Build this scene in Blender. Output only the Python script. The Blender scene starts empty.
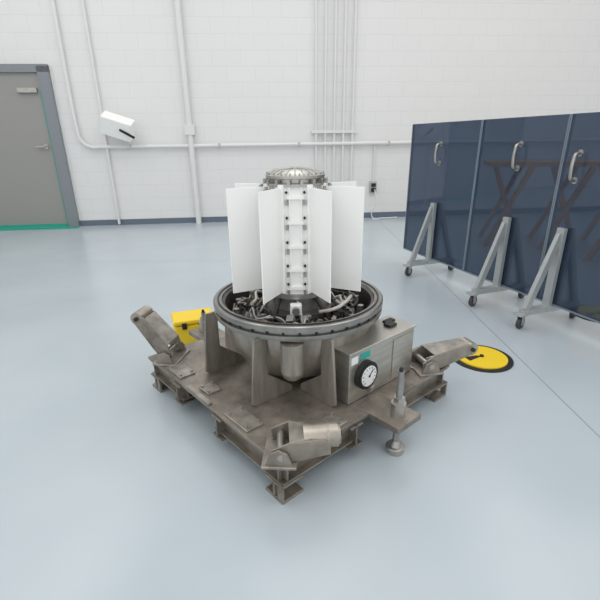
import bpy, bmesh, math, random
from mathutils import Vector, Matrix
random.seed(4)
sc=bpy.context.scene
sc.view_settings.view_transform='Standard'
sc.view_settings.look='None'
rad=math.radians
# ---------------------------------------------------------------- materials
def mat(name,col,rough=.5,metal=0.0,var=0.0,scale=8.0,bump=0.0,coat=0.0,stretch=(1,1,1),spec=None):
    m=bpy.data.materials.new(name);m.use_nodes=True
    nt=m.node_tree;b=nt.nodes['Principled BSDF']
    b.inputs['Base Color'].default_value=(*col,1);b.inputs['Roughness'].default_value=rough
    b.inputs['Metallic'].default_value=metal
    b.inputs['Coat Weight'].default_value=coat
    if spec is not None: b.inputs['Specular IOR Level'].default_value=spec
    if var>0 or bump>0:
        tc=nt.nodes.new('ShaderNodeTexCoord');mp=nt.nodes.new('ShaderNodeMapping')
        mp.inputs['Scale'].default_value=stretch
        nz=nt.nodes.new('ShaderNodeTexNoise');nz.inputs['Scale'].default_value=scale
        nz.inputs['Detail'].default_value=6;nz.inputs['Roughness'].default_value=.65
        nt.links.new(tc.outputs['Object'],mp.inputs['Vector']);nt.links.new(mp.outputs['Vector'],nz.inputs['Vector'])
        if var>0:
            cr=nt.nodes.new('ShaderNodeValToRGB')
            cr.color_ramp.elements[0].position=.3;cr.color_ramp.elements[1].position=.72
            cr.color_ramp.elements[0].color=(*[c*(1-var) for c in col],1)
            cr.color_ramp.elements[1].color=(*[min(1,c*(1+var)) for c in col],1)
            nt.links.new(nz.outputs['Fac'],cr.inputs['Fac']);nt.links.new(cr.outputs['Color'],b.inputs['Base Color'])
        if bump>0:
            bp=nt.nodes.new('ShaderNodeBump');bp.inputs['Strength'].default_value=bump;bp.inputs['Distance'].default_value=.01
            nt.links.new(nz.outputs['Fac'],bp.inputs['Height']);nt.links.new(bp.outputs['Normal'],b.inputs['Normal'])
    return m
M={}
M['steel']=mat('stained_steel',(.265,.235,.20),.45,.6,.5,7,.15)
M['steel2']=mat('bowl_steel',(.37,.34,.30),.38,.7,.38,5,.08,stretch=(3,3,.6))
M['ring']=mat('ring_steel',(.31,.30,.28),.30,.85,.25,10)
M['bright']=mat('machined_steel',(.47,.45,.42),.32,.85,.15,12)
M['barrel']=mat('barrel_steel',(.42,.38,.32),.36,.75,.3,9)
M['boxm']=mat('brushed_box_metal',(.52,.50,.45),.36,.8,.18,6,stretch=(1,1,8))
M['dark']=mat('dark_part',(.028,.026,.025),.45,.2,.4,20)
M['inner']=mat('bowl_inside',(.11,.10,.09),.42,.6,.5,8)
M['black']=mat('black_rubber',(.012,.012,.013),.5)
M['white']=mat('white_fin_paint',(.93,.93,.91),.45)
M['white2']=mat('white_body_paint',(.93,.93,.90),.4)
M['gray']=mat('gray_tube',(.36,.36,.35),.35,.7,.2,10)
M['cap']=mat('cap_metal',(.46,.45,.42),.32,.75,.1,10)
M['cable']=mat('pale_cable',(.60,.58,.52),.5)
M['copper']=mat('tan_cable',(.24,.16,.10),.45,.3)
M['yellow']=mat('yellow_plastic',(.86,.60,.02),.45)
M['teal']=mat('teal_sticker',(.02,.40,.34),.5)
M['gface']=mat('gauge_face',(.85,.86,.84),.3)
M['frame']=mat('cart_frame_paint',(.44,.46,.46),.4,.3,.08,6)
M['refl_wood']=mat('brown_reflection_wood',(.85,.36,.10),.5,0,.3,4,stretch=(1,8,8))  # bright brown that imitates the warm reflections in the tinted panels
M['pipe']=mat('painted_conduit',(.74,.74,.73),.45)
M['pipeg']=mat('gray_conduit',(.50,.51,.51),.4,.3)
M['door']=mat('gray_door_paint',(.31,.305,.29),.45)
M['dframe']=mat('door_frame_paint',(.23,.25,.27),.4)
M['base']=mat('blue_baseboard',(.13,.165,.21),.45)
M['tape']=mat('green_tape',(.02,.36,.26),.5)
M['rubber']=mat('caster_rubber',(.05,.05,.055),.5)
M['trim']=mat('panel_edge',(.20,.24,.29),.3)
m=bpy.data.materials.new('tinted_panel');m.use_nodes=True;nt=m.node_tree;nt.nodes.clear()
o=nt.nodes.new('ShaderNodeOutputMaterial');mx=nt.nodes.new('ShaderNodeMixShader')
tr=nt.nodes.new('ShaderNodeBsdfTransparent');tr.inputs[0].default_value=(.44,.50,.59,1)
pb=nt.nodes.new('ShaderNodeBsdfPrincipled');pb.inputs['Base Color'].default_value=(.05,.075,.12,1);pb.inputs['Roughness'].default_value=.03;pb.inputs['Coat Weight'].default_value=.6
mx.inputs[0].default_value=.47
nt.links.new(tr.outputs[0],mx.inputs[1]);nt.links.new(pb.outputs[0],mx.inputs[2]);nt.links.new(mx.outputs[0],o.inputs[0])
M['panel']=m
m=bpy.data.materials.new('epoxy_floor');m.use_nodes=True;nt=m.node_tree;b=nt.nodes['Principled BSDF']
tc=nt.nodes.new('ShaderNodeTexCoord');nz=nt.nodes.new('ShaderNodeTexNoise');nz.inputs['Scale'].default_value=1.3;nz.inputs['Detail'].default_value=8
nt.links.new(tc.outputs['Object'],nz.inputs['Vector'])
cr=nt.nodes.new('ShaderNodeValToRGB');cr.color_ramp.elements[0].position=.3;cr.color_ramp.elements[1].position=.7
cr.color_ramp.elements[0].color=(.42,.48,.515,1);cr.color_ramp.elements[1].color=(.475,.53,.56,1)
nt.links.new(nz.outputs['Fac'],cr.inputs['Fac']);nt.links.new(cr.outputs['Color'],b.inputs['Base Color'])
b.inputs['Roughness'].default_value=.23
M['floor']=m
m=bpy.data.materials.new('painted_block_wall');m.use_nodes=True;nt=m.node_tree;b=nt.nodes['Principled BSDF']
tc=nt.nodes.new('ShaderNodeTexCoord');mp=nt.nodes.new('ShaderNodeMapping');mp.inputs['Rotation'].default_value=(rad(90),0,0)
br=nt.nodes.new('ShaderNodeTexBrick')
br.inputs['Scale'].default_value=1;br.inputs['Brick Width'].default_value=.4;br.inputs['Row Height'].default_value=.2
br.inputs['Mortar Size'].default_value=.006;br.inputs['Mortar Smooth'].default_value=.6
br.inputs['Color1'].default_value=(.78,.775,.76,1);br.inputs['Color2'].default_value=(.77,.765,.755,1);br.inputs['Mortar'].default_value=(.72,.72,.715,1)
nt.links.new(tc.outputs['Object'],mp.inputs[0]);nt.links.new(mp.outputs[0],br.inputs['Vector']);nt.links.new(br.outputs['Color'],b.inputs['Base Color'])
bp=nt.nodes.new('ShaderNodeBump');bp.invert=True;bp.inputs['Strength'].default_value=.12;bp.inputs['Distance'].default_value=.01
nt.links.new(br.outputs['Fac'],bp.inputs['Height']);nt.links.new(bp.outputs['Normal'],b.inputs['Normal'])
b.inputs['Roughness'].default_value=.55
M['wall']=m
# ---------------------------------------------------------------- helpers
def empty(name,loc=(0,0,0),rz=0,parent=None):
    e=bpy.data.objects.new(name,None);sc.collection.objects.link(e);e.location=loc;e.rotation_euler=(0,0,rad(rz));e.empty_display_size=.1
    if parent: e.parent=parent
    return e
def fin(bm,name,m,parent,loc=(0,0,0),rot=(0,0,0),bevel=0,smooth=False,M4=None):
    me=bpy.data.meshes.new(name);bmesh.ops.recalc_face_normals(bm,faces=bm.faces);bm.to_mesh(me);bm.free()
    ob=bpy.data.objects.new(name,me);sc.collection.objects.link(ob)
    if M4 is not None: ob.matrix_local=M4
    else: ob.location=loc;ob.rotation_euler=[rad(a) for a in rot]
    me.materials.append(M[m] if isinstance(m,str) else m)
    if parent: ob.parent=parent
    if bevel:
        md=ob.modifiers.new('b','BEVEL');md.width=bevel;md.segments=2;md.limit_method='ANGLE';md.angle_limit=rad(40)
    if smooth:
        for p in me.polygons:p.use_smooth=True
        try:
            me.set_sharp_from_angle(angle=rad(35))
        except Exception: pass
    return ob
def box(name,c,s,m,parent=None,rot=(0,0,0),bevel=.002):
    bm=bmesh.new();bmesh.ops.create_cube(bm,size=1)
    for v in bm.verts: v.co=Vector((v.co.x*s[0],v.co.y*s[1],v.co.z*s[2]))
    return fin(bm,name,m,parent,c,rot,bevel)
def box2(name,a,b,m,parent=None,bevel=.002):
    return box(name,[(a[i]+b[i])/2 for i in range(3)],[abs(b[i]-a[i]) for i in range(3)],m,parent,(0,0,0),bevel)
def cyl(name,c,r,h,m,parent=None,rot=(0,0,0),r2=None,seg=32,bevel=0):
    bm=bmesh.new();bmesh.ops.create_cone(bm,cap_ends=True,segments=seg,radius1=r,radius2=r if r2 is None else r2,depth=h)
    return fin(bm,name,m,parent,c,rot,bevel,True)
def rod(name,p,q,r,m,parent=None,seg=16,r2=None):
    p=Vector(p);q=Vector(q);d=q-p
    bm=bmesh.new();bmesh.ops.create_cone(bm,cap_ends=True,segments=seg,radius1=r,radius2=r if r2 is None else r2,depth=d.length)
    M4=Matrix.Translation((p+q)/2)@d.to_track_quat('Z','Y').to_matrix().to_4x4()
    return fin(bm,name,m,parent,M4=M4,smooth=True)
def beam(name,p,q,w,h,m,parent=None,up=(0,0,1),bevel=.002):
    p=Vector(p);q=Vector(q);z=(q-p);L=z.length;z.normalize();x=Vector(up).cross(z)
    if x.length<1e-4:x=Vector((1,0,0))
    x.normalize();y=z.cross(x)
    bm=bmesh.new();bmesh.ops.create_cube(bm,size=1)
    for v in bm.verts: v.co=Vector((v.co.x*w,v.co.y*h,v.co.z*L))
    R3=Matrix((x,y,z)).transposed().to_4x4()
    return fin(bm,name,m,parent,M4=Matrix.Translation((p+q)/2)@R3,bevel=bevel)
def prism(name,pts,ext,m,parent=None,bevel=.0015):
    bm=bmesh.new();e=Vector(ext)
    a=[bm.verts.new(Vector(p)-e/2) for p in pts];b=[bm.verts.new(Vector(p)+e/2) for p in pts]
    bm.faces.new(a);bm.faces.new(b[::-1]);n=len(pts)
    for i in range(n): bm.faces.new((a[i],a[(i+1)%n],b[(i+1)%n],b[i]))
    return fin(bm,name,m,parent,bevel=bevel)
def lathe(name,prof,m,parent=None,seg=96,loc=(0,0,0)):
    bm=bmesh.new();rings=[]
    for r,z in prof:
        if r<1e-5: rings.append([bm.verts.new((0,0,z))])
        else: rings.append([bm.verts.new((r*math.cos(2*math.pi*i/seg),r*math.sin(2*math.pi*i/seg),z)) for i in range(seg)])
    for A,B in zip(rings,rings[1:]):
        for i in range(seg):
            j=(i+1)%seg
            if len(A)==1 and len(B)==1: continue
            if len(A)==1: bm.faces.new((A[0],B[i],B[j]))
            elif len(B)==1: bm.faces.new((A[i],A[j],B[0]))
            else: bm.faces.new((A[i],A[j],B[j],B[i]))
    return fin(bm,name,m,parent,loc=loc,smooth=True)
def tube(name,pts,r,m,parent=None,cyc=False,poly=False):
    cu=bpy.data.curves.new(name,'CURVE');cu.dimensions='3D';cu.bevel_depth=r;cu.bevel_resolution=4;cu.use_fill_caps=True
    if poly:
        s=cu.splines.new('POLY');s.points.add(len(pts)-1)
        for i,p in enumerate(pts): s.points[i].co=(*p,1)
    else:
        s=cu.splines.new('BEZIER');s.bezier_points.add(len(pts)-1)
        for i,p in enumerate(pts):
            b=s.bezier_points[i];b.co=p;b.handle_left_type=b.handle_right_type='AUTO'
    s.use_cyclic_u=cyc
    ob=bpy.data.objects.new(name,cu);sc.collection.objects.link(ob);cu.materials.append(M[m])
    if parent: ob.parent=parent
    return ob
# ---------------------------------------------------------------- room
box2('floor',(-9,-4,-.1),(9,9,0),'floor',bevel=0)
j=mat('joint',(.30,.34,.38),.5)
box2('trim_1',(1.277,-4,0),(1.284,7.3,.0008),j,bevel=0)
box2('trim_2',(-4,4.60,0),(1.28,4.606,.0006),mat('joint_faint',(.38,.44,.48),.5),bevel=0)
WA=5.14
wr=empty('wall_conduits',(0,7.15,0),WA)
wb=box('wall_back',(0,0,0),(18,.2,4.4),'wall',bevel=0);wb.location=(0-.1*math.sin(rad(WA)),7.15+.1*math.cos(rad(WA)),2.2);wb.rotation_euler=(0,0,rad(WA))
def onwall(ob):
    ob.matrix_world=Matrix.Translation((0,7.15,0))@Matrix.Rotation(rad(WA),4,'Z')@ob.matrix_local
    return ob
onwall(box2('baseboard_back',(-3.40,-.012,0),(8.8,.0,.17),'base',bevel=.001))
box2('wall_left',(-8.2,-4,0),(-8.0,6.3,4.4),'wall',bevel=0)
box2('wall_right',(8.0,-4,0),(8.2,7.7,4.4),'wall',bevel=0)
# door
dr=empty('door_1',(0,7.15,0),WA)
box2('leaf',(-5.85,-.03,.01),(-4.73,-.002,2.1),'door',dr)
box2('leaf_b',(-4.72,-.03,.01),(-3.60,-.002,2.1),'door',dr)
box2('frame_right',(-3.59,-.07,0),(-3.44,.0,2.2),'dframe',dr)
box2('frame_top',(-6.0,-.07,2.12),(-3.44,.0,2.22),'dframe',dr)
box2('frame_left',(-6.0,-.07,0),(-5.87,.0,2.2),'dframe',dr)
box2('tape',(-5.9,-.22,0),(-3.42,-.075,.004),'tape',dr,bevel=0)
box2('kick',(-4.8,-.034,.0),(-3.6,-.03,.05),'tape',dr,bevel=0)
box2('tape_edge',(-3.615,-.034,.0),(-3.60,-.03,1.9),'tape',dr,bevel=0)
cyl('rose',(-3.68,-.04,1.17),.035,.02,'bright',dr,(90,0,0))
beam('lever',(-3.67,-.08,1.17),(-3.81,-.08,1.17),.02,.02,'bright',dr)
rod('spindle',(-3.68,-.03,1.17),(-3.68,-.09,1.17),.012,'bright',dr)
beam('closer',(-3.64,-.05,1.9),(-3.9,-.05,1.9),.05,.06,'bright',dr)
# conduits
tube('conduit_main',[(-3.20,-.06,3.9),(-3.20,-.06,1.36),(-3.17,-.06,1.24),(-3.06,-.06,1.155),(-2.9,-.06,1.15),(2.0,-.06,1.15),(6,-.06,1.15)],.026,'pipe',wr)
tube('conduit_branch',[(-2.83,-.05,4.0),(-2.83,-.05,.02)],.02,'pipe',wr,poly=True)
tube('conduit_large',[(-1.60,-.07,4.0),(-1.60,-.07,.0)],.042,'pipe',wr,poly=True)
box2('junction',(-1.67,-.12,1.30),(-1.53,-.02,1.44),'pipe',wr)
for x in (.28,.42,.56,.70,.84):
    tube('riser',[(x,-.045,4.0),(x,-.045,.0)],.018,'pipe',wr,poly=True)
box2('strap',(.21,-.07,1.30),(.91,-.02,1.34),'pipe',wr)
for x in (-2.5,-1.2,0,1.4): box2('clamp',(x,-.09,1.12),(x+.03,0,1.18),'pipeg',wr)
ot=empty('electrical_outlet',(0,7.15,0),WA)
box2('plate',(1.15,-.05,.40),(1.26,0,.58),'pipeg',ot)
box2('plug',(1.17,-.09,.42),(1.24,-.05,.48),'black',ot)
box2('plug_b',(1.17,-.08,.50),(1.24,-.05,.55),'black',ot)
tube('riser',[(1.205,-.03,1.15),(1.205,-.03,.58)],.014,'pipe',ot,poly=True)
tube('cord',[(1.22,-.09,.46),(1.24,-.16,.30),(1.20,-.12,.02),(1.35,-.2,.02),(1.6,-.15,.02)],.008,'pipe',ot)
dv=empty('wall_speaker',(0,7.15,0),WA)
box('body',(-2.58,-.22,1.42),(.42,.2,.26),'white2',dv,(25,18,0),.015)
box('slot',(-2.44,-.32,1.32),(.22,.02,.03),'black',dv,(25,30,0),.002)
box2('mount',(-2.65,-.14,1.35),(-2.5,0,1.45),'pipeg',dv)
# ---------------------------------------------------------------- pallet
PC=(-.02,1.9,0);PR=41
pal=empty('transport_pallet',PC,PR)
X0,X1,Y0,Y1=-.515,.545,-.515,.58
box2('deck',(X0,Y0,.160),(X1,Y1,.174),'steel',pal)
def ibeam(n,p,q,h,w,z,parent):
    p=Vector((*p,z));q=Vector((*q,z))
    beam(n+'_web',p,q,.008,h,'steel',parent,bevel=.001)
    for s in(-1,1):
        o=Vector((0,0,s*(h/2-.004)));beam(n+'_flange',p+o,q+o,w,.008,'steel',parent,bevel=.001)
ibeam('rail',(X0+.035,Y0+.01),(X0+.035,-.06),.085,.06,.117,pal)
ibeam('rail',(X0+.035,.22),(X0+.035,Y1-.01),.085,.06,.117,pal)
ibeam('rail',(X1-.035,Y0+.01),(X1-.035,Y1-.01),.085,.06,.117,pal)
ibeam('rail',(X0+.01,Y0+.035),(-.12,Y0+.035),.085,.06,.117,pal)
ibeam('rail',(.12,Y0+.035),(X1-.01,Y0+.035),.085,.06,.117,pal)
ibeam('rail',(X0+.01,Y1-.035),(X1-.01,Y1-.035),.085,.06,.117,pal)
for y in(-.10,.25): ibeam('cross',(X0-.01,y),(X1+.01,y),.10,.07,.108,pal)
for x in(-.14,.15): ibeam('cross',(x,Y0-.01),(x,Y1+.01),.10,.07,.108,pal)
for x,sx in((X0+.05,-1),(X1-.05,1)):
    for y,sy in((Y0+.05,-1),(Y1-.05,1)):
        box2('foot_base',(x-.05,y-.05,0),(x+.05,y+.05,.012),'steel',pal)
        box2('foot_web',(x-.05,y-.006,.012),(x+.05,y+.006,.078),'steel',pal)
        box2('foot_side',(x+sx*.04,y-.05,.012),(x+sx*.05,y-.02,.078),'steel',pal)
        box2('foot_top',(x-.05,y-.05,.066),(x+.05,y+.05,.076),'steel',pal)
def dplate(x,y,sx,sy):
    box('pad',(x,y,.178),(sx,sy,.010),'steel2',pal)
    for a in(-1,1):
        for b_ in(-1,1): cyl('bolt',(x+a*sx*.36,y+b_*sy*.36,.187),.007,.010,'bright',pal,seg=6)
dplate(-.46,.32,.08,.14);dplate(-.46,-.21,.08,.16);dplate(-.40,-.42,.16,.08);dplate(.44,-.44,.14,.09)
dplate(-.44,.08,.07,.08);dplate(-.24,-.46,.14,.08)
box2('edge_curb',(X0,-.03,.174),(X0+.02,.16,.186),'steel2',pal)
def arm(n,base,rz,tilt,L=.26,end='roller',w0=.062,w1=.042):
    a=bpy.data.objects.new(n,None);sc.collection.objects.link(a);a.parent=pal
    a.location=base;a.rotation_euler=(0,rad(-tilt),rad(rz))
    for s in(-1,1):
        prism(n+'_side',[(-.03,s*w0,-.03),(-.035,s*w0,.02),(.03,s*w0,.045),(L-.02,s*w1,.036),(L,s*w1,.02),(L,s*w1,-.028),(.06,s*w0,-.03)],(0,.009,0),'steel',a)
    cl=L-.02 if end!='barrel' else L-.07
    prism(n+'_cover',[(.03,-w0,.044),(.03,w0,.044),(cl,w1,.036),(cl,-w1,.036)],(0,0,.006),'steel2',a)
    rod(n+'_pin',(0,-w0-.02,0),(0,w0+.02,0),.014,'bright',a)
    if end=='barrel':
        rod(n+'_barrel',(L-.09,0,.022),(L+.03,0,.022),.044,'barrel',a,seg=36)
        rod(n+'_barrel_cap',(L+.03,0,.022),(L+.038,0,.022),.036,'steel2',a,seg=36)
        rod(n+'_barrel_bolt',(L+.038,0,.022),(L+.045,0,.022),.010,'dark',a,seg=12)
        rod(n+'_band',(L-.01,0,.022),(L+.0,0,.022),.0465,'steel2',a,seg=36)
    else:
        rod(n+'_roller',(L,-w1-.004,0),(L,w1+.004,0),.032,'barrel',a,seg=28)
        rod(n+'_roller_pin',(L,-w1-.016,0),(L,w1+.016,0),.010,'dark',a)
    return a
def yoke(x,y,rz,n='clevis'):
    e=empty(n,(x,y,.174),rz,pal)
    for s in(-1,1):
        prism(n+'_ear',[(-.05,s*.076,0),(.05,s*.076,0),(.03,s*.076,.055),(0,s*.076,.07),(-.03,s*.076,.055)],(0,.01,0),'steel',e)
    box2(n+'_pad',(-.06,-.09,0),(.06,.09,.01),'steel2',e)
yoke(-.43,.48,128);arm('arm_left',(-.43,.48,.225),128,54,.22,w0=.06,w1=.05)
yoke(-.47,-.46,-45);arm('arm_front',(-.47,-.46,.215),-38,2,.17,'barrel')
yoke(.43,-.44,-30);arm('arm_right',(.42,-.44,.215),-24,8,.25,'roller',.058,.034)
yoke(.42,.46,45);arm('arm_back',(.42,.46,.222),45,0,.2)
def jack(x,y,sy,top):
    box2('jack_tongue',(x-.075,min(y+sy*.06,y-sy*.16),.150),(x+.075,max(y+sy*.06,y-sy*.16),.176),'steel',pal)
    cyl('jack_nut',(x,y,.205),.030,.06,'bright',pal)
    cyl('jack_nut2',(x,y,.245),.022,.03,'bright',pal,seg=6)
    box2('jack_screw',(x-.0085,y-.0085,.03),(x+.0085,y+.0085,.12),'gray',pal)
    cyl('jack_screw_rod',(x,y,(top+.02)/2),.0125,top-.02,'gray',pal)
    cyl('jack_head',(x,y,top),.011,.03,'dark',pal,r2=.007)
    cyl('jack_foot',(x,y,.014),.038,.028,'bright',pal,bevel=.003)
    cyl('jack_cone',(x,y,.04),.024,.03,'bright',pal,r2=.015)
jack(.015,-.60,-1,.375)
jack(-.13,.67,1,.29)
cyl('guide_pin',(.10,-.55,.23),.009,.12,'bright',pal)
cyl('guide_base',(.10,-.55,.185),.02,.02,'steel2',pal)
# ---------------------------------------------------------------- bowl
bw=empty('containment_bowl',(.009,-.008,0),0,pal)
K=.02
prof=[(0,.18),(.10,.183),(.19,.205),(.265,.25),(.315,.31),(.338,.37),(.346,.43),(.348,.455),(.384,.457),(.386,.462),(.386,.478),(.374,.482),(.374,.492),(.388,.496),(.388,.516),(.384,.520),(.350,.520),(.346,.512),(.336,.506),(.334,.44),(.322,.37),(.30,.32),(.25,.27),(.17,.225),(0,.21)]
prof=[(r,z+K if z>.3 else z) for r,z in prof]
lathe('bowl_shell',prof[:8],'steel2',bw)
lathe('bowl_ring',prof[7:18],'ring',bw)
lathe('bowl_lining',prof[17:],'inner',bw)
lathe('ring_seal',[(.362,.5205+K),(.362,.5235+K),(.369,.5235+K),(.369,.5205+K)],'dark',bw)
for i in range(36):
    a=i*10*math.pi/180
    cyl('ring_bolt',(.379*math.cos(a),.379*math.sin(a),.487+K),.005,.018,'dark',bw,seg=6)
def gus(axis,side,off):
    P=[(.375,.174),(.395,.19),(.378,.40),(.370,.456+K),(.31,.456+K),(.31,.30),(.18,.20),(.18,.174)]
    if axis=='x': pts=[(side*a,off,z) for a,z in P];e=(0,.012,0)
    else: pts=[(off,side*a,z) for a,z in P];e=(.012,0,0)
    prism('gusset',pts,e,'steel2',bw)
gus('x',-1,.22);gus('x',-1,-.156);gus('y',-1,-.144);gus('y',1,.17);gus('y',1,-.17);gus('x',1,.17);gus('x',1,-.17)
cyl('canister',(-.255,-.255,.40),.047,.13,'steel2',bw)
lathe('canister_end',[(0,-.038),(.025,-.034),(.040,-.020),(.047,0)],'steel2',bw,seg=32,loc=(-.255,-.255,.335))
for i in range(80):
    a=random.uniform(0,2*math.pi);r=random.uniform(.17,.31);z=random.uniform(.42,.50)
    s=[random.uniform(.012,.045) for _ in range(3)]
    box('fitting',(r*math.cos(a),r*math.sin(a),z),s,random.choice(['dark','inner','inner','gray','gray','bright','bright','steel']),bw,(random.uniform(-30,30),random.uniform(-30,30),math.degrees(a)),.003)
for i in range(44):
    a=random.uniform(0,2*math.pi);r=random.uniform(.2,.31);da=random.uniform(.3,.9);z=random.uniform(.45,.515)
    pts=[((r+random.uniform(-.04,.015))*math.cos(a+da*t),(r+random.uniform(-.04,.015))*math.sin(a+da*t),z+random.uniform(-.035,.02)) for t in(0,.33,.66,1)]
    tube('harness',pts,random.uniform(.003,.007),random.choice(['dark','dark','cable','copper','gray','gray']),bw)
for i in range(14):
    a=2*math.pi*i/14
    cyl('connector',(.29*math.cos(a),.29*math.sin(a),.475),.013,.05,random.choice(['bright','dark','gray']),bw)
lathe('inner_ledge',[(.22,.42),(.330,.42),(.330,.43),(.22,.43)],'inner',bw)
# ---------------------------------------------------------------- gauge box
gb=empty('gauge_box',(0,0,0),0,pal)
box2('housing',(-.08,-.42,.176),(.355,-.27,.402),'boxm',gb,.003)
box2('lid',(-.086,-.426,.402),(.361,-.265,.412),'boxm',gb,.002)
box2('seam_plate',(.20,-.425,.19),(.345,-.419,.385),'boxm',gb,.002)
gx,gz=.012,.290
cyl('gauge_bezel',(gx,-.432,gz),.062,.024,'black',gb,(90,0,0),seg=48)
cyl('gauge_ring',(gx,-.4455,gz),.056,.004,'black',gb,(90,0,0),seg=48)
cyl('gauge_face',(gx,-.446,gz),.046,.006,'gface',gb,(90,0,0),seg=48)
beam('needle',(gx,-.4505,gz),(gx+.022,-.4505,gz+.024),.003,.002,'black',gb,bevel=0)
cyl('hub',(gx,-.451,gz),.005,.003,'black',gb,(90,0,0))
for i in range(11):
    a=rad(-135+27*i+90)
    beam('tick',(gx+.034*math.cos(a),-.4498,gz+.034*math.sin(a)),(gx+.041*math.cos(a),-.4498,gz+.041*math.sin(a)),.002,.002,'black',gb,up=(0,1,0),bevel=0)
box2('sticker',(-.015,-.4215,.362),(.045,-.4205,.390),'teal',gb,bevel=0)
box2('label',(-.07,-.4215,.355),(-.03,-.4205,.388),'gface',gb,bevel=0)
box2('valve',(.03,-.445,.20),(.055,-.42,.225),'bright',gb)
box2('latch',(.24,-.37,.412),(.29,-.33,.425),'dark',gb)
box2('latch_b',(.27,-.33,.412),(.33,-.30,.420),'black',gb)
# ---------------------------------------------------------------- generator
g=empty('thermoelectric_generator',(-.012,1.9,0),0)
cyl('core',(0,0,.81),.130,.46,'white2',g,rot=(0,0,22.5),seg=8)
TIP=.305
for t in(-155,-116,-64,-26,26,64,116,155):
    A=-90+t
    a=rad(A);c,s=math.cos(a),math.sin(a);rm=(.115+TIP)/2
    box('fin',(rm*c,rm*s,.810),(TIP-.115,.005,.435),'white',g,(0,0,A),.001)
    box('fin_root',(.130*c,.130*s,.810),(.012,.026,.455),'white2',g,(0,0,A),.002)
    for d in(-12,12):
        if abs(t)==26 and d*t<0: continue
        b_=rad(A+d);x,y=.150*math.cos(b_),.150*math.sin(b_)
        rod('coolant_tube',(x,y,.585),(x,y,1.03),.0065,'gray',g)
        for z in(.62,.70,.78,.86,.94,1.01):
            box('tube_clip',(x*.96,y*.96,z),(.03,.018,.014),'gray',g,(0,0,A+d),.002)
for k in range(8):
    A=-90+45*k
    f_=rad(A);fx,fy=math.cos(f_),math.sin(f_)
    for z in(.61,.69,.79,.89,.99):
        box('rung',(.126*fx,.126*fy,z),(.014,.070,.016),'white',g,(0,0,A),.002)
        for e in(-1,1):
            cyl('clip_bolt',(.134*fx-e*.036*fy,.134*fy+e*.036*fx,z+.02),.0055,.012,'dark',g,(0,90,A),seg=8)
            box('bracket',(.128*fx-e*.036*fy,.128*fy+e*.036*fx,z-.02),(.012,.010,.02),'gray',g,(0,0,A),.001)
    for e in(-1,1):
        x=.126*fx-e*.024*fy;y=.126*fy+e*.024*fx
        box('stile',(x,y,.81),(.012,.005,.44),'white',g,(0,0,A),.001)
lathe('end_flange',[(0,1.030),(.132,1.030),(.132,1.040),(.112,1.045),(.112,1.058),(.124,1.060),(.124,1.070),(.120,1.073),(.085,1.090),(.030,1.095),(.026,1.099),(0,1.099)],'cap',g)
for k in range(20):
    a=2*math.pi*k/20
    P=[(.028,1.097),(.085,1.091),(.118,1.075)]
    tube('cap_rib',[(r_*math.cos(a),r_*math.sin(a),z) for r_,z in P],.0028,'bright',g,poly=True)
    rod('cap_stud',(.119*math.cos(a+.15),.119*math.sin(a+.15),1.055),(.119*math.cos(a+.15),.119*math.sin(a+.15),1.080),.003,'gray',g,seg=8)
for k in range(16):
    a=2*math.pi*(k+.5)/16
    box('cap_lug',(.128*math.cos(a),.128*math.sin(a),1.046),(.018,.012,.020),'bright',g,(0,0,math.degrees(a)),.001)
cyl('lower_flange',(0,0,.570),.136,.02,'cap',g)
cyl('skirt',(0,0,.52),.10,.09,'gray',g)
cyl('mount_plate',(0,0,.45),.16,.08,'inner',g)
for k in range(8):
    a=rad(45*k)
    rod('mount_strut',(.10*math.cos(a),.10*math.sin(a),.565),(.19*math.cos(a+.15),.19*math.sin(a+.15),.44),.009,'dark' if k%2 else 'bright',g)
    box('strut_foot',(.19*math.cos(a+.15),.19*math.sin(a+.15),.445),(.04,.04,.02),'bright',g,(0,0,45*k))
box('front_connector',(-.005,-.17,.53),(.05,.03,.05),'white2',g,(0,0,0),.006)
cyl('front_connector_cap',(-.005,-.19,.53),.016,.03,'gray',g,(90,0,0))
tube('pale_hose',[(.10,-.13,.50),(.16,-.16,.525),(.21,-.10,.53),(.25,.0,.525)],.008,'cable',g)
# ---------------------------------------------------------------- yellow case
yc=empty('yellow_case',(-.695,2.60,0),20)
box2('body',(-.125,-.09,0),(.125,.09,.13),'yellow',yc,.01)
box2('lid',(-.13,-.095,.134),(.13,.095,.165),'yellow',yc,.01)
box2('latch',(-.08,-.10,.11),(-.05,-.09,.15),'black',yc);box2('latch_b',(.05,-.10,.11),(.08,-.09,.15),'black',yc)
# ---------------------------------------------------------------- floor discs
for loc in((1.06,2.257,0),(2.16,2.90,0)):
    d=empty('yellow_floor_disc',loc,20)
    cyl('mat_ring',(0,0,.003),.172,.006,'black',d,seg=64)
    cyl('disc',(0,0,.009),.142,.008,'yellow',d,seg=64)
    prism('label',[(0,0,.0135),(-.10,-.02,.0135),(-.10,.03,.0135),(-.02,.02,.0135)],(0,0,.001),'dark',d,bevel=0)
    cyl('centre_pin',(0,0,.016),.012,.01,'dark',d)
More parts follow.
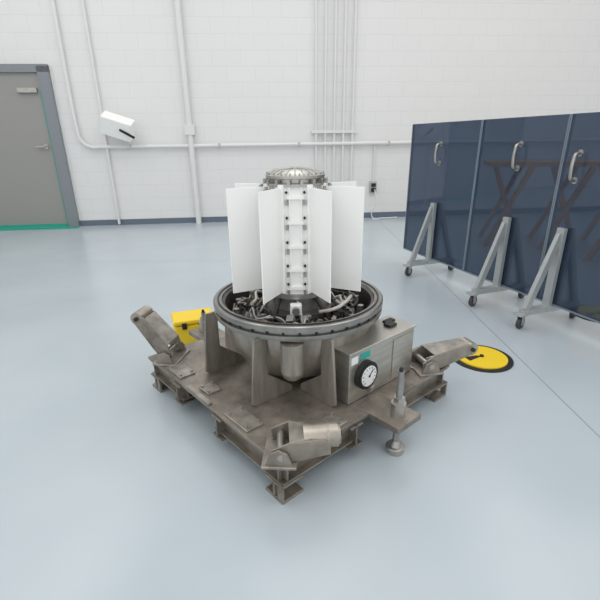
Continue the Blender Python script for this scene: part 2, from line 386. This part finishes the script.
# ---------------------------------------------------------------- panel carts
D=Vector((.344,-.939,0));O=Vector((1.10,4.45,0))
def cart(s,w0,w1,hz=1.08):
    p=O+D*s
    e=empty('shield_panel_cart',(p.x,p.y,0),math.degrees(math.atan2(D.y,D.x)))
    box2('panel',(w0,-.012,.15),(w1,.012,1.33),'panel',e,bevel=0)
    box2('edge_bottom',(w0,-.016,.138),(w1,.016,.150),'trim',e)
    box2('edge_l',(w0-.003,-.014,.138),(w0+.006,.014,1.33),'trim',e)
    box2('edge_r',(w1-.006,-.014,.138),(w1+.003,.014,1.33),'trim',e)
    L=.25
    for sg in(-1,1):
        beam('base_bar',(0,sg*.02,.115),(0,sg*L,.115),.05,.04,'frame',e)
        beam('upright',(0,sg*.035,.10),(0,sg*.035,.66),.055,.03,'frame',e)
        beam('brace',(0,sg*(L-.03),.13),(0,sg*.045,.62),.045,.03,'frame',e,up=(1,0,0))
        box2('brace_foot',(-.035,sg*L-.04,.095),(.035,sg*L+.03,.108),'frame',e)
        y=sg*(L-.005)
        cyl('caster_wheel',(0,y,.04),.04,.026,'rubber',e,(0,90,20))
        cyl('caster_hub',(0,y,.04),.018,.032,'bright',e,(0,90,20))
        for q in(-1,1): box('caster_fork',(q*.02,y,.062),(.004,.036,.062),'bright',e,(0,0,20),.001)
        box('caster_top',(0,y,.091),(.05,.05,.008),'bright',e,(0,0,20))
    box2('cross_bar',(-.03,-.05,.095),(.03,.05,.135),'frame',e)
    tube('handle',[(0,-.012,hz-.08),(0,-.055,hz-.07),(0,-.062,hz-.05),(0,-.062,hz+.05),(0,-.055,hz+.07),(0,-.012,hz+.08)],.011,'bright',e)
    for z in(hz-.08,hz+.08): cyl('handle_foot',(0,-.016,z),.02,.01,'bright',e,(90,0,0))
cart(.46,-.46,.455)
cart(1.33,-.405,.335)
cart(1.79,-.115,.70,1.03)
def reflection_trestle(x,y,rz):  # added behind the tinted panels to stand in for their brown crossed reflections
    e=empty('reflection_standin',(x,y,0),rz)
    box2('top',(-.8,-.3,.90),(.8,.3,.95),'refl_wood',e)
    for q in(-.6,0,.6):
        beam('leg',(q-.12,-.28,0),(q+.25,-.28,.9),.07,.05,'refl_wood',e);beam('leg',(q+.25,-.20,0),(q-.12,-.20,.9),.07,.05,'refl_wood',e)
        beam('leg',(q-.12,.28,0),(q+.25,.28,.9),.07,.05,'refl_wood',e)
reflection_trestle(3.0,5.2,-15)
reflection_trestle(3.6,3.9,-60)
# ---------------------------------------------------------------- light
w=bpy.data.worlds.new('w');sc.world=w;w.use_nodes=True
w.node_tree.nodes['Background'].inputs[0].default_value=(.98,.99,1,1);w.node_tree.nodes['Background'].inputs[1].default_value=1.08
def area(n,loc,sx,sy,pw):
    l=bpy.data.lights.new(n,'AREA');l.shape='RECTANGLE';l.size=sx;l.size_y=sy;l.energy=pw;l.color=(1,.99,.97)
    ob=bpy.data.objects.new(n,l);sc.collection.objects.link(ob);ob.location=loc;return ob
for i,(x,y) in enumerate([(-3,.5),(0,.5),(3,.5),(-3,4.5),(0,4.5),(3,4.5)]):
    area('ceiling_light',(x,y,4.2),1.2,2.4,16)
# ---------------------------------------------------------------- camera
f=433.0;p=rad(21.7);r=rad(.8)
fw=Vector((0,math.cos(p),-math.sin(p)));R0=Vector((1,0,0));U0=R0.cross(fw)
R=R0*math.cos(r)-U0*math.sin(r);U=U0*math.cos(r)+R0*math.sin(r)
cd=bpy.data.cameras.new('camera');cam=bpy.data.objects.new('camera',cd);sc.collection.objects.link(cam)
cam.matrix_world=Matrix.Translation((0,0,1.2))@Matrix((R,U,-fw)).transposed().to_4x4()
cd.sensor_width=36;cd.lens=f/600*36;cd.shift_y=13/600;cd.clip_start=.05
sc.camera=cam
